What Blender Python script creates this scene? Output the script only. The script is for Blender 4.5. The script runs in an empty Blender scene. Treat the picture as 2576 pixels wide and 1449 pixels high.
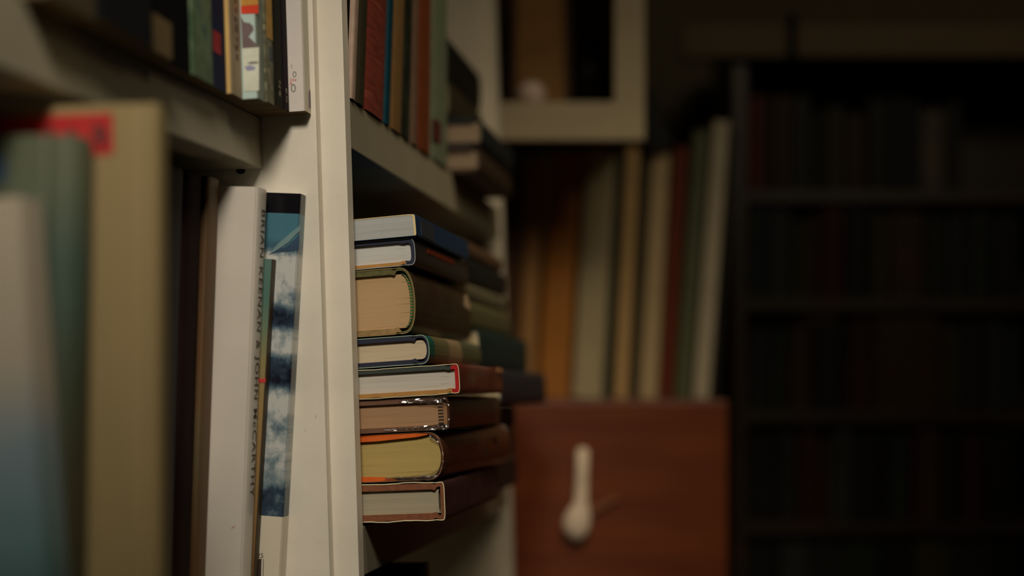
import bpy, bmesh, math, random
from mathutils import Vector, Matrix, noise as mnoise

random.seed(7)
SC = bpy.context.scene
COL = SC.collection
F = 2576 * 50.0 / 36.0          # focal length in pixels (50 mm on a 36 mm wide sensor)
CX, HY = 1288.0, 985.0          # optical column and eye level row
EYE = 1.35
CAM = Vector((0, 0, EYE))
mm = 0.001

# ------------------------------------------------------------------ frames
TH = math.radians(9.47)         # the bookcase runs 9.5 degrees off the view direction
PH = math.radians(1.8)          # and leans back a little
e0 = Vector((math.cos(TH), -math.sin(TH), 0))
U = Vector((math.sin(TH), math.cos(TH), 0))
Zv = Vector((0, 0, 1))
E = e0 * math.cos(PH) + Zv * math.sin(PH)
Wv = Zv * math.cos(PH) - e0 * math.sin(PH)
ORG = Vector((-0.13939, 1.25, EYE))
BC = Matrix(((E.x, U.x, Wv.x, ORG.x), (E.y, U.y, Wv.y, ORG.y), (E.z, U.z, Wv.z, ORG.z), (0, 0, 0, 1)))
BCI = BC.inverted()


def ray(px, py):
    return Vector(((px - CX) / F, 1.0, (HY - py) / F))


def hit(px, py, n, d):
    """where the sight line meets the plane n.p = d of the bookcase frame"""
    o = BCI @ CAM
    r = BCI.to_3x3() @ ray(px, py)
    n = Vector(n)
    return o + r * ((d - n.dot(o)) / n.dot(r))


def at(px, py, Y):
    return CAM + ray(px, py) * Y


# ------------------------------------------------------------------ materials
MATS = {}


def new_mat(name):
    m = bpy.data.materials.new(name)
    m.use_nodes = True
    nt = m.node_tree
    return m, nt, nt.nodes, nt.links, nt.nodes['Principled BSDF']


def lin(c):
    return tuple(((x / 255) / 12.92 if x <= 10 else ((x / 255 + .055) / 1.055) ** 2.4) for x in c)


def ramp(N, pts, interp='LINEAR'):
    r = N.new('ShaderNodeValToRGB')
    r.color_ramp.interpolation = interp
    el = r.color_ramp.elements
    while len(el) < len(pts):
        el.new(0.5)
    for i, (p, c) in enumerate(pts):
        el[i].position = p
        el[i].color = tuple(c) + ((1,) if len(c) == 3 else ())
    return r


def tex(N, L, scale=(1, 1, 1), loc=(0, 0, 0)):
    tc = N.new('ShaderNodeTexCoord')
    mp = N.new('ShaderNodeMapping')
    mp.inputs['Scale'].default_value = scale
    mp.inputs['Location'].default_value = loc
    L.new(tc.outputs['Object'], mp.inputs['Vector'])
    return mp.outputs['Vector']


def noisen(N, L, vec, scale, detail=4, rough=.55):
    n = N.new('ShaderNodeTexNoise')
    n.inputs['Scale'].default_value = scale
    n.inputs['Detail'].default_value = detail
    n.inputs['Roughness'].default_value = rough
    L.new(vec, n.inputs['Vector'])
    return n.outputs['Fac']


def mixc(N, L, fac, a, b):
    m = N.new('ShaderNodeMix')
    m.data_type = 'RGBA'
    for sock, v in ((m.inputs[0], fac), (m.inputs[6], a), (m.inputs[7], b)):
        if hasattr(v, 'links'):
            L.new(v, sock)
        elif isinstance(v, (int, float)):
            sock.default_value = v
        else:
            sock.default_value = tuple(v) + (1,)
    return m.outputs[2]


def mat(name, col, rough=.6, var=.15, scale=70, spec=.3, bump=0.0, stretch=(1, 1, 1)):
    """plain surface: col is an sRGB triple of the thing's own colour, lightly mottled"""
    if name in MATS:
        return MATS[name]
    m, nt, N, L, P = new_mat(name)
    c = lin(col)
    f = noisen(N, L, tex(N, L, stretch), scale)
    r = ramp(N, [(.25, [x * (1 - var) for x in c]), (.75, [min(1, x * (1 + var)) for x in c])])
    L.new(f, r.inputs[0])
    L.new(r.outputs[0], P.inputs['Base Color'])
    P.inputs['Roughness'].default_value = rough
    P.inputs['Specular IOR Level'].default_value = spec
    if bump:
        b = N.new('ShaderNodeBump')
        b.inputs['Strength'].default_value = bump
        b.inputs['Distance'].default_value = .002
        L.new(f, b.inputs['Height'])
        L.new(b.outputs[0], P.inputs['Normal'])
    MATS[name] = m
    return m


def paper(name, col, lines=.35, fan=0.0, W=0.15, n=520):
    """page block: fine leaves across the thickness (local z), gaps near the spine"""
    if name in MATS:
        return MATS[name]
    m, nt, N, L, P = new_mat(name)
    c = lin(col)
    f = noisen(N, L, tex(N, L, (2.2, 2.2, n)), 1.0, 3, .7)
    r = ramp(N, [(.28, [x * (1 - lines) for x in c]), (.55, c), (.8, [min(1, x * (1 + .5 * lines)) for x in c])])
    L.new(f, r.inputs[0])
    f2 = noisen(N, L, tex(N, L, (7, 7, 190)), 1.0, 2, .5)
    r2 = ramp(N, [(.28, (.70, .64, .58)), (.38, (1, 1, 1))])
    L.new(f2, r2.inputs[0])
    mu = N.new('ShaderNodeMix'); mu.data_type = 'RGBA'; mu.blend_type = 'MULTIPLY'; mu.inputs[0].default_value = .75
    L.new(r.outputs[0], mu.inputs[6]); L.new(r2.outputs[0], mu.inputs[7])
    out = mu.outputs[2]
    if fan:
        v3 = tex(N, L, (16, 16, 760), (3, 1, 7))
        f3 = noisen(N, L, v3, 1.0, 1, .5)
        r3 = ramp(N, [(.33, (1, 1, 1)), (.38, (0, 0, 0))])
        L.new(f3, r3.inputs[0])
        sx = N.new('ShaderNodeSeparateXYZ')
        tc = N.new('ShaderNodeTexCoord'); L.new(tc.outputs['Object'], sx.inputs[0])
        mr = N.new('ShaderNodeMapRange')
        mr.inputs['From Min'].default_value = -.020; mr.inputs['From Max'].default_value = -.006
        L.new(sx.outputs[0], mr.inputs['Value'])
        mt = N.new('ShaderNodeMath'); mt.operation = 'MULTIPLY'
        L.new(mr.outputs[0], mt.inputs[0]); L.new(r3.outputs[0], mt.inputs[1])
        mt2 = N.new('ShaderNodeMath'); mt2.operation = 'MULTIPLY'; mt2.inputs[1].default_value = fan
        L.new(mt.outputs[0], mt2.inputs[0])
        out = mixc(N, L, mt2.outputs[0], out, [x * .22 for x in c])
    L.new(out, P.inputs['Base Color'])
    b = N.new('ShaderNodeBump'); b.inputs['Strength'].default_value = .25; b.inputs['Distance'].default_value = .0006
    L.new(f, b.inputs['Height']); L.new(b.outputs[0], P.inputs['Normal'])
    P.inputs['Roughness'].default_value = .85
    P.inputs['Specular IOR Level'].default_value = .12
    MATS[name] = m
    return m


def painted(name, col):
    """old white gloss paint with small chips and grime"""
    m, nt, N, L, P = new_mat(name)
    c = lin(col)
    v = tex(N, L)
    f = noisen(N, L, v, 9, 6, .6)
    r = ramp(N, [(.3, [x * .9 for x in c]), (.7, [x * 1.05 for x in c])])
    L.new(f, r.inputs[0])
    f2 = noisen(N, L, tex(N, L, (1, 1, .6), (4, 2, 1)), 120, 3, .5)
    r2 = ramp(N, [(.245, (1, 1, 1)), (.275, (0, 0, 0))])
    L.new(f2, r2.inputs[0])
    out = mixc(N, L, r2.outputs[0], r.outputs[0], [x * .78 for x in c])
    L.new(out, P.inputs['Base Color'])
    b = N.new('ShaderNodeBump'); b.inputs['Strength'].default_value = .18; b.inputs['Distance'].default_value = .001
    f3 = noisen(N, L, tex(N, L, (1, 1, .35)), 260, 3, .6)
    L.new(f3, b.inputs['Height']); L.new(b.outputs[0], P.inputs['Normal'])
    P.inputs['Roughness'].default_value = .48
    P.inputs['Specular IOR Level'].default_value = .35
    return m


def wood(name, col, dark, sc=(6, 6, 60), rough=.45):
    m, nt, N, L, P = new_mat(name)
    f = noisen(N, L, tex(N, L, sc), 1.0, 5, .6)
    r = ramp(N, [(.3, lin(dark)), (.62, lin(col))])
    L.new(f, r.inputs[0]); L.new(r.outputs[0], P.inputs['Base Color'])
    P.inputs['Roughness'].default_value = rough
    return m


def film(name, crinkle=1.0, fac=.3, sc=90):
    """clear cellophane wrapper"""
    if name in MATS:
        return MATS[name]
    m, nt, N, L, P = new_mat(name)
    out = N['Material Output']
    tr = N.new('ShaderNodeBsdfTransparent'); tr.inputs[0].default_value = (.93, .91, .88, 1)
    gl = N.new('ShaderNodeBsdfGlossy'); gl.inputs['Roughness'].default_value = .24
    gl.inputs['Color'].default_value = (.95, .95, .95, 1)
    f = noisen(N, L, tex(N, L, (1, .5, 1)), sc, 2, .5)
    b = N.new('ShaderNodeBump'); b.inputs['Strength'].default_value = crinkle; b.inputs['Distance'].default_value = .004
    L.new(f, b.inputs['Height']); L.new(b.outputs[0], gl.inputs['Normal'])
    mx = N.new('ShaderNodeMixShader'); mx.inputs[0].default_value = fac
    L.new(tr.outputs[0], mx.inputs[1]); L.new(gl.outputs[0], mx.inputs[2]); L.new(mx.outputs[0], out.inputs[0])
    MATS[name] = m
    return m


def bands(name, stops, rough=.4, length=.3, nz=.0, nsc=40, axis=1, interp='LINEAR'):
    """printed cover whose colours change along one local axis (stops in metres)"""
    m, nt, N, L, P = new_mat(name)
    tc = N.new('ShaderNodeTexCoord'); sx = N.new('ShaderNodeSeparateXYZ'); L.new(tc.outputs['Object'], sx.inputs[0])
    v = sx.outputs[axis]
    if nz:
        f = noisen(N, L, tex(N, L), nsc, 4)
        ma = N.new('ShaderNodeMath'); ma.operation = 'MULTIPLY_ADD'; ma.inputs[1].default_value = nz
        L.new(f, ma.inputs[0]); L.new(v, ma.inputs[2]); v = ma.outputs[0]
    mr = N.new('ShaderNodeMapRange'); mr.inputs['From Max'].default_value = length
    L.new(v, mr.inputs['Value'])
    r = ramp(N, [(p / length, lin(c)) for p, c in stops], interp)
    L.new(mr.outputs[0], r.inputs[0]); L.new(r.outputs[0], P.inputs['Base Color'])
    P.inputs['Roughness'].default_value = rough
    return m


def blotch(name, cols, scale=30, rough=.4, stretch=(1, 1, 1), detail=4):
    m, nt, N, L, P = new_mat(name)
    f = noisen(N, L, tex(N, L, stretch), scale, detail, .6)
    r = ramp(N, [(.3 + .4 * i / max(1, len(cols) - 1), lin(c)) for i, c in enumerate(cols)])
    L.new(f, r.inputs[0]); L.new(r.outputs[0], P.inputs['Base Color'])
    P.inputs['Roughness'].default_value = rough
    return m


# ------------------------------------------------------------------ mesh helpers
def link(name, bm, mats, parent=None, M=None, smooth=False):
    me = bpy.data.meshes.new(name)
    bmesh.ops.recalc_face_normals(bm, faces=bm.faces)
    bm.to_mesh(me); bm.free()
    for m in (mats if isinstance(mats, (list, tuple)) else [mats]):
        me.materials.append(m)
    if smooth:
        me.polygons.foreach_set('use_smooth', [True] * len(me.polygons))
    o = bpy.data.objects.new(name, me)
    COL.objects.link(o)
    if parent:
        o.parent = parent
    if M is not None:
        o.matrix_local = M
    return o


def tag(o, label=None, cat=None, group=None, kind=None):
    if label: o['label'] = label
    if cat: o['category'] = cat
    if group: o['group'] = group
    if kind: o['kind'] = kind
    return o


def empty(name, M, label=None, cat=None, group=None):
    o = bpy.data.objects.new(name, None)
    o.empty_display_size = .02
    COL.objects.link(o)
    o.matrix_world = M
    return tag(o, label, cat, group)


def box(bm, a, b, bev=0.0, shear=None):
    vs = []
    for x in (a[0], b[0]):
        for y in (a[1], b[1]):
            for z in (a[2], b[2]):
                p = Vector((x, y, z))
                vs.append(bm.verts.new(shear(p) if shear else p))
    fs = [(0, 1, 3, 2), (4, 6, 7, 5), (0, 4, 5, 1), (2, 3, 7, 6), (0, 2, 6, 4), (1, 5, 7, 3)]
    faces = [bm.faces.new([vs[i] for i in f]) for f in fs]
    if bev:
        es = {e for f in faces for e in f.edges}
        bmesh.ops.bevel(bm, geom=list(es), offset=bev, segments=2, profile=.6, affect='EDGES')
    return bm


def BX(a, b, bev=0.0, shear=None):
    return box(bmesh.new(), a, b, bev, shear)


def prism(pts, z0, z1, plane='xz'):
    """closed outline in (x,z) extruded along y"""
    bm = bmesh.new()
    lo = [bm.verts.new((x, z0, z)) for x, z in pts]
    hi = [bm.verts.new((x, z1, z)) for x, z in pts]
    n = len(pts)
    bm.faces.new(lo); bm.faces.new(hi[::-1])
    for i in range(n):
        bm.faces.new((lo[i], lo[(i + 1) % n], hi[(i + 1) % n], hi[i]))
    return bm


def profile(W, T, r, b, s, j, groove, p=1.0, n=12, nb=1):
    """C-shaped section of a book case: outer and inner points from fore-edge over the spine and back"""
    xs = [-W + (W - j - 4 * mm) * k / (nb + 1) for k in range(nb + 1)]
    out = [(x, T) for x in xs] + [(-j - 4 * mm, T), (-j - .5 * mm, T - groove), (-j + 2 * mm, T - groove * .25)]
    inn = [(x, T - b) for x in xs] + [(-j - 4 * mm, T - b), (-j - .5 * mm, T - b - groove * .7), (-j + 1.5 * mm, T - s - groove * .3)]
    arc_o, arc_i = [], []
    for k in range(n + 1):
        a = math.pi / 2 - math.pi * k / n
        ca, sa = abs(math.cos(a)) ** p, math.copysign(abs(math.sin(a)) ** p, math.sin(a))
        arc_o.append((-r + r * ca, T / 2 + T / 2 * sa))
        arc_i.append((-r + (r - s) * ca, T / 2 + (T / 2 - s) * sa))
    low_o = [(x, T - z) for x, z in reversed(out)]
    low_i = [(x, T - z) for x, z in reversed(inn)]
    return out + arc_o + low_o, inn + arc_i + low_i


def strip(out, inn, y0, y1, ny=1, jit=None, zones=None):
    """shell between two open section lines, extruded along y; zones gives a material index per outer face"""
    bm = bmesh.new()
    n = len(out)
    O, I = [], []
    for k in range(ny + 1):
        y = y0 + (y1 - y0) * k / ny
        ro, ri = [], []
        for q in range(n):
            po, pi = Vector((out[q][0], y, out[q][1])), Vector((inn[q][0], y, inn[q][1]))
            if jit:
                d = jit(po); po = po + d; pi = pi + d
            ro.append(bm.verts.new(po)); ri.append(bm.verts.new(pi))
        O.append(ro); I.append(ri)

    def fc(vs, mi):
        try:
            f = bm.faces.new(vs); f.material_index = mi
        except ValueError:
            pass
    for q in range(n - 1):
        zo, zi = (zones(q, n) if zones else (0, 0))
        for k in range(ny):
            fc((O[k][q], O[k][q + 1], O[k + 1][q + 1], O[k + 1][q]), zo)
            fc((I[k][q], I[k + 1][q], I[k + 1][q + 1], I[k][q + 1]), zi)
        fc((O[0][q], I[0][q], I[0][q + 1], O[0][q + 1]), zi)
        fc((O[ny][q], O[ny][q + 1], I[ny][q + 1], I[ny][q]), zi)
    for k in range(ny):
        for q in (0, n - 1):
            zi = zones(min(q, n - 2), n)[1] if zones else 0
            fc((O[k][q], O[k + 1][q], I[k + 1][q], I[k][q]), zi)
    return bm


def wob(amp, f=60, seed=0.0):
    def j(p):
        n = mnoise.noise(Vector((p.x * f, p.y * f * .5 + seed, p.z * f * .5))) + .4 * mnoise.noise(Vector((p.x * f * 3.1, p.y * f + seed, p.z * f)))
        m = mnoise.noise(Vector((p.x * f + 9, p.y * f * .5 + seed, p.z * f + 4)))
        return Vector((m * amp * .4, 0, n * amp))
    return j


# ------------------------------------------------------------------ book builder
# local frame: x points out of the spine (spine at x=0), y runs along the spine, z across the thickness
def make_book(M, W, L, T, cov, pages, label, group=None, name='book', cat='book', hard=True, r=None, p=.75, b=2.4 * mm,
              s=1.3 * mm, boards=None, spine_m=None, jacket=None, jamp=.35 * mm, jpaper=None, gap=0.0, ov=3 * mm,
              detail=True, jo=.55 * mm, jseed=0.0):
    root = empty(name, M, label, cat, group)
    if not hard:
        b, s, ov, gap = .35 * mm, .45 * mm, 0.0, 0.0
        r = min(r if r is not None else 1.2 * mm, T * .3)
        p = .35 if r <= 1.3 * mm else p
    else:
        r = min(r if r is not None else T * .22, T * .5)
    j = r + (4.5 * mm if hard else 1.5 * mm)
    T0, z0 = T, 0.0
    if jacket is not None:
        T0, z0 = T - 2 * jo - 2 * mm * .25, jo + .25 * mm
    groove = 1.3 * mm if hard else 0.0
    nn = 12 if detail else 6
    out, inn = profile(W, T0, r, b, s, j, groove, p, nn)
    sh = -jo if jacket is not None else 0.0
    out = [(x + sh, z + z0) for x, z in out]; inn = [(x + sh, z + z0) for x, z in inn]
    ms = [cov]
    zones = None
    if boards or spine_m:
        ms = [boards[0] if boards else cov, spine_m or cov, boards[1] if boards else cov]

        def zones(q, n):
            k = 0 if q < 4 else (2 if q >= n - 5 else 1)
            return (k, k)
    link('cover', strip(out, inn, 0, L, 1, None, zones), ms, root)
    # page block
    pts = []
    for k in range(nn + 1):
        a = math.pi / 2 - math.pi * k / nn
        ca = abs(math.cos(a)) ** p; sa = math.copysign(abs(math.sin(a)) ** p, math.sin(a))
        pts.append((-r + (r - s - gap) * ca - (gap if r < gap else 0) + sh, z0 + T0 / 2 + (T0 / 2 - b - .02 * mm) * sa))
    fe = W - (3.5 * mm if hard else 0.2 * mm)
    pts = [(-fe, z0 + T0 - b - .02 * mm)] + pts + [(-fe, z0 + b + .02 * mm)]
    link('page_block', prism(pts, ov if hard else .1 * mm, L - (ov if hard else .1 * mm)), pages, root)
    if jacket is not None:
        jo_, ji = profile(W + .5 * mm, T, r + jo, jo, jo, j, .5 * mm, p, nn, 22 if detail else 1)
        link('dust_jacket', strip(jo_, ji, -.4 * mm, L + .4 * mm, 10 if detail else 2, wob(jamp, 45, jseed) if jamp else None,
                                  lambda q, n: (0, 1)), [jacket, jpaper or MATS['jacket_paper']], root)
    root['dims'] = [W, L, T]
    return root


def frame(x, y, z, roll=0.0, yaw=0.0):
    """lying book: x out to the aisle, y away, z up (in the bookcase frame)"""
    return BC @ Matrix.Translation((x, y, z)) @ Matrix.Rotation(math.radians(yaw), 4, 'Z') @ Matrix.Rotation(-math.radians(roll), 4, 'Y')


def stand_M(x, y, z, lean=0.0, yaw=0.0):
    """standing book: x out, y up, z towards the camera; lean>0 tips the top out"""
    R = Matrix(((1, 0, 0, 0), (0, 0, -1, 0), (0, 1, 0, 0), (0, 0, 0, 1)))
    return BC @ Matrix.Translation((x, y, z)) @ Matrix.Rotation(math.radians(yaw), 4, 'Z') @ Matrix.Rotation(lean, 4, 'Y') @ R


def patch(root, name, pts, d, m, face='z', T=None, thick=.25 * mm):
    """thin printed shape lying on a face of a book; pts in local face coordinates"""
    bm = bmesh.new()

    def P(a, c, h):
        return (a, c, h) if face == 'z' else (h, a, c)
    lo = [bm.verts.new(P(a, c, d)) for a, c in pts]
    hi = [bm.verts.new(P(a, c, d + thick)) for a, c in pts]
    n = len(pts)
    bm.faces.new(lo); bm.faces.new(hi[::-1])
    for i in range(n):
        bm.faces.new((lo[i], lo[(i + 1) % n], hi[(i + 1) % n], hi[i]))
    return link(name, bm, m, root)


def pxpatch(root, name, pxs, m, T, d=None):
    """same, the corners given as image positions found on the near cover of a standing book"""
    inv = root.matrix_world.inverted()
    pts = []
    for px, py in pxs:
        o = inv @ CAM; dr = inv.to_3x3() @ ray(px, py)
        q = o + dr * ((T - o.z) / dr.z)
        pts.append((q.x, q.y))
    return patch(root, name, pts, T + (d or .12 * mm), m)


def text(root, name, body, M, size, m, width=None, bold=0.0):
    cu = bpy.data.curves.new(name, 'FONT')
    cu.body = body; cu.size = size; cu.extrude = .08 * mm; cu.offset = bold
    cu.align_x = 'CENTER'; cu.align_y = 'CENTER'
    cu.materials.append(m)
    o = bpy.data.objects.new(name, cu); COL.objects.link(o)
    o.parent = root
    o.matrix_local = M
    if width:
        for _ in range(6):
            bpy.context.view_layer.update()
            w = max(v[0] for v in o.bound_box) - min(v[0] for v in o.bound_box)
            cu.space_character = max(.6, min(4, cu.space_character + (width - w) / (size * .62 * max(1, len(body) - 1))))
    bpy.context.view_layer.update()
    me = bpy.data.meshes.new_from_object(o.evaluated_get(bpy.context.evaluated_depsgraph_get()))
    bpy.data.objects.remove(o)
    n = bpy.data.objects.new(name, me); COL.objects.link(n)
    n.parent = root; n.matrix_local = M
    return n


def spine_text_M(y, z, x):
    # reads downwards: baseline along -y, letter tops along -z
    return Matrix(((0, 0, 1, x), (-1, 0, 0, y), (0, -1, 0, z), (0, 0, 0, 1)))


# ------------------------------------------------------------------ palette
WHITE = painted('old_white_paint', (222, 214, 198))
SHELFP = painted('darker_shelf_paint', (150, 142, 120))  # darker tone given to the visible shelf boards only
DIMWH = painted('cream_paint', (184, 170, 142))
mat('jacket_paper', (226, 216, 176), .7)
P_WHITE = paper('pages_white', (203, 202, 196), .08, .8, n=260)
P_GREY = paper('pages_cool', (174, 176, 174), .14, n=240)
P_TAN = paper('pages_tan', (186, 154, 114), .05, .75, n=300)
P_CREAM = paper('pages_cream', (204, 186, 156), .08, .6, n=300)
P_FAN = paper('pages_fanned', (200, 194, 182), .16, 1.0, n=300)
P_BROWN = paper('pages_browned', (170, 134, 100), .10, n=320)
P_YEL = paper('pages_yellow', (186, 162, 100), .12, n=200)
P_GRAYC = paper('pages_foxed', (172, 162, 138), .2, n=260)
P_DIM = paper('pages_shade_toned', (112, 94, 66), .15, n=300)  # pages darkened to stand for shade under the overhanging paperbacks
P_OLD = paper('pages_plain', (205, 188, 150), .2, n=400)
NAVY = mat('navy_cloth', (40, 44, 62), .75, .12, 300)
OLIVE = mat('olive_cloth', (92, 88, 52), .8, .3, 250)
BLACK = mat('black_cover', (22, 21, 22), .9, spec=.08)
BROWNB = mat('brown_cloth', (128, 78, 52), .7, .25, 200)
DARKG = mat('bottle_green_cloth', (58, 66, 62), .5, .2, 120)
TANB = mat('tan_board', (176, 128, 68), .7)
MAROON = mat('maroon_leather', (96, 34, 24), .45, .25, 60)
INK = mat('dark_ink', (58, 46, 40), .7)
INKG = mat('grey_ink', (122, 118, 112), .7)
REDINK = mat('red_ink', (200, 60, 60), .6)

# ================================================================== BOOKCASE
BK = empty('bookcase', BC, 'long white-painted bookcase with books on deep shelves, its post in sharp focus', 'bookcase')
ZF, ZT = -1.345, 1.05
link('upright', BX((-.31, 0, ZF), (0, .018, ZT), .8 * mm), WHITE, BK)
link('side_panel', BX((-.31, -.0135, ZF), (-.0225, -.0002, ZT), .9 * mm), WHITE, BK)
U2 = .80
link('upright', BX((-.31, U2, ZF), (0, U2 + .02, ZT), .8 * mm), WHITE, BK)
link('side_panel', BX((-.31, U2 - .0135, ZF), (-.02, U2 - .0002, ZT), .9 * mm), WHITE, BK)
U0 = -.92
link('upright', BX((-.31, U0 - .018, ZF), (0, U0, ZT), .8 * mm), WHITE, BK)
link('back_panel', BX((-.325, U0, ZF), (-.311, U2 + .02, ZT)), WHITE, BK)

# upper left shelf: sags towards the camera
SAG = .0237
ptop = hit(656, 297, (0, 1, 0), -.0140)
pbot = hit(651, 425, (0, 1, 0), -.0140)
XS = ptop.x
ZS1 = ptop.z + .0140 * SAG


def sag(p):
    return Vector((p.x, p.y, p.z + SAG * p.y))


TH1 = ptop.z - pbot.z
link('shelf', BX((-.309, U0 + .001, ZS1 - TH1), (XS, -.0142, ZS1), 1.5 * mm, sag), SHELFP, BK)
# shelf pin under it
pp = hit(608, 431, (0, 1, 0), -.0140)
bm = bmesh.new()
bmesh.ops.create_uvsphere(bm, u_segments=16, v_segments=8, radius=4.2 * mm)
link('shelf_pin', bm, BLACK, BK, Matrix.Translation((pp.x, -.0165, pp.z + .5 * mm)) @ Matrix.Diagonal((1, .8, .8, 1)), True)
# lower left shelf, tipped forward
TIP1 = .075
ZS2 = -.20


def tip1(p):
    return Vector((p.x, p.y, p.z - TIP1 * (p.x + .07)))


link('shelf', BX((-.309, U0 + .001, ZS2 - .03), (-.07, -.0142, ZS2), 1 * mm, tip1), WHITE, BK)
# right bay, upper shelf: top front edge at (872,245)
a0 = hit(880, 250, (1, 0, 0), -.001)
ZS3 = a0.z
TIP2 = .035


def tip2(p):
    return Vector((p.x, p.y, p.z - TIP2 * p.x))


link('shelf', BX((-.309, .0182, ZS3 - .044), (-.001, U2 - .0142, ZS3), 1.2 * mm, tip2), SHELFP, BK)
# right bay, lower shelf
a1 = hit(990, 1314, (0, 1, 0), .024)
ZS4 = a1.z - 2.9 * mm
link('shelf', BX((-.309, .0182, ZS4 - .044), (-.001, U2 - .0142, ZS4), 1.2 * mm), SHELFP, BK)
ZS5 = -.52
link('shelf', BX((-.309, .0182, ZS5 - .03), (-.001, U2 - .0142, ZS5), 1.2 * mm), WHITE, BK)
link('shelf', BX((-.309, U0 + .001, ZS5 - .03), (-.04, -.0142, ZS5), 1.2 * mm), WHITE, BK)

# ================================================================== STACK OF EIGHT
STK = 'stacked books beside the white post'
stack = []


def stack_book(xr, pyt, pyb, roll, y0, L, yaw=0.0, W=.13, **kw):
    q = hit(xr, pyb, (0, 1, 0), y0)
    m0 = hit(990, pyb, (0, 1, 0), y0); t0 = hit(990, pyt, (0, 1, 0), y0)
    T = (t0.z - m0.z) * math.cos(math.radians(roll))
    z = m0.z + (q.x - m0.x) * math.tan(math.radians(roll))
    o = make_book(frame(q.x, y0, z, roll, yaw), W, L, T, group=STK, **kw)
    o['T'] = T
    stack.append(o)
    return o, T


SL = 'lying in the stack beside the white post'
DKBLUE = blotch('blue_cover', [(16, 34, 62), (30, 62, 96), (20, 44, 78)], 30, .35)
P1 = blotch('cream_cover_edge', [(214, 190, 128), (228, 208, 150)], 80, .6)
# 8 bottom
SB8 = mat('dark_plum_jacket', (66, 40, 38), .5, .25, 40)
b8, T8 = stack_book(1122, 1216, 1313, .9, .024, .270, cov=BROWNB, pages=P_GRAYC, r=3 * mm, p=.45, b=5.5 * mm, s=3.2 * mm,
                    gap=2.5 * mm, jacket=SB8, jamp=.9 * mm, jo=.8 * mm, jseed=3,
                    label='brown cloth hardback with foxed grey pages and torn cream jacket edge, lowest in the stack')
# 7
SB7 = blotch('brown_wrapped_jacket', [(84, 46, 30), (112, 64, 38), (92, 54, 40)], 22, .3)
b7, T7 = stack_book(1119, 1091, 1211.5, 1.1, .026, .285, -2.6, cov=SB7, pages=P_YEL, r=14 * mm, p=.9, b=2.2 * mm, s=1.2 * mm, gap=1.5 * mm,
                    boards=(mat('dark_brown_board', (70, 50, 38), .6), mat('dark_brown_board', (70, 50, 38))), jacket=SB7, jamp=.3 * mm,
                    jpaper=mat('brown_jacket_edge', (150, 112, 84), .5),
                    label='thick yellow-paged hardback with bright orange jacket flaps, second from the stack bottom')
# 6
SB6 = blotch('dark_brown_jacket', [(70, 42, 32), (92, 54, 38)], 20, .3)
b6, T6 = stack_book(1133, 1005, 1087, 1.25, .026, .262, cov=SB6, pages=P_BROWN, r=6 * mm, p=.6, b=4.2 * mm, s=2 * mm, gap=3.5 * mm,
                    boards=(mat('wrapped_board', (112, 80, 62), .5), mat('wrapped_board', (112, 80, 62))),
                    label='browned hardback in crinkled clear wrapping with dark stitched headband, third from the stack bottom')
# 5
SB5 = blotch('red_brown_jacket', [(74, 30, 22), (112, 48, 36), (120, 84, 72)], 26, .3, (1, .5, 1))
b5, T5 = stack_book(1159, 925, 1000, 1.6, .024, .222, cov=DARKG, pages=P_FAN, r=4 * mm, p=.5, b=3.6 * mm, s=3.6 * mm, gap=.6 * mm,
                    boards=(DARKG, TANB), spine_m=mat('red_cloth', (176, 26, 26), .5, .2, 200), jacket=SB5, jamp=.7 * mm, jseed=8, jo=.6 * mm,
                    label='white-paged hardback with a red cloth spine under a torn jacket, fourth from the stack bottom')
# 4
SB4 = bands('teal_and_olive_jacket', [(0, (24, 92, 78)), (.028, (24, 92, 78)), (.032, (104, 100, 66)), (.09, (112, 104, 72)), (.095, (150, 128, 96)),
                                      (.15, (150, 128, 96)), (.155, (84, 86, 62)), (.25, (92, 92, 68))], .4, .25, .012, 60)
b4, T4 = stack_book(1083, 847, 921, 1.9, .03, .248, cov=NAVY, pages=P_CREAM, r=8 * mm, p=.8, b=3.8 * mm, s=1.6 * mm, gap=1.2 * mm, jacket=SB4, jamp=.25 * mm,
                    jpaper=mat('pale_teal_edge', (168, 196, 176), .6), jseed=5,
                    label='navy cloth hardback in a teal jacket with rounded spine, fourth from the stack top')
# 3
SB3 = blotch('dark_olive_jacket', [(48, 38, 26), (62, 48, 32), (56, 36, 26)], 18, .35)
b3, T3 = stack_book(1050, 675, 842, 2.0, .03, .258, cov=OLIVE, pages=P_TAN, r=12 * mm, p=.85, b=4.8 * mm, s=1.6 * mm, gap=2.6 * mm, jacket=SB3, jamp=.45 * mm,
                    jpaper=mat('worn_jacket_edge', (168, 146, 92), .7), jseed=11,
                    boards=(OLIVE, mat('worn_paper_board', (150, 122, 80), .8, .3, 120)), label='thickest book of the stack, tan pages with green stitched headband and olive boards')
# 2
SB2 = bands('charcoal_jacket', [(0, (44, 40, 38)), (.05, (50, 44, 42)), (.25, (58, 50, 48))], .35, .25, .01)
b2, T2 = stack_book(1047, 602, 671, 2.2, .034, .243, cov=NAVY, pages=P_WHITE, r=6 * mm, p=.6, b=2.9 * mm, s=3.4 * mm, gap=.5 * mm, jacket=SB2, jamp=.4 * mm,
                    boards=(NAVY, TANB), jo=.5 * mm, jpaper=mat('grey_white_edge', (176, 184, 184), .6), jseed=2,
                    label='navy hardback with bright white pages in a charcoal jacket, second from the stack top')
# 1
b1, T1 = stack_book(1048, 543, 598, 2.3, .03, .242, cov=DKBLUE, pages=P_GREY, hard=False,
                    label='blue-spined paperback with cool white pages and cream cover edge, topmost of the stack')
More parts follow.
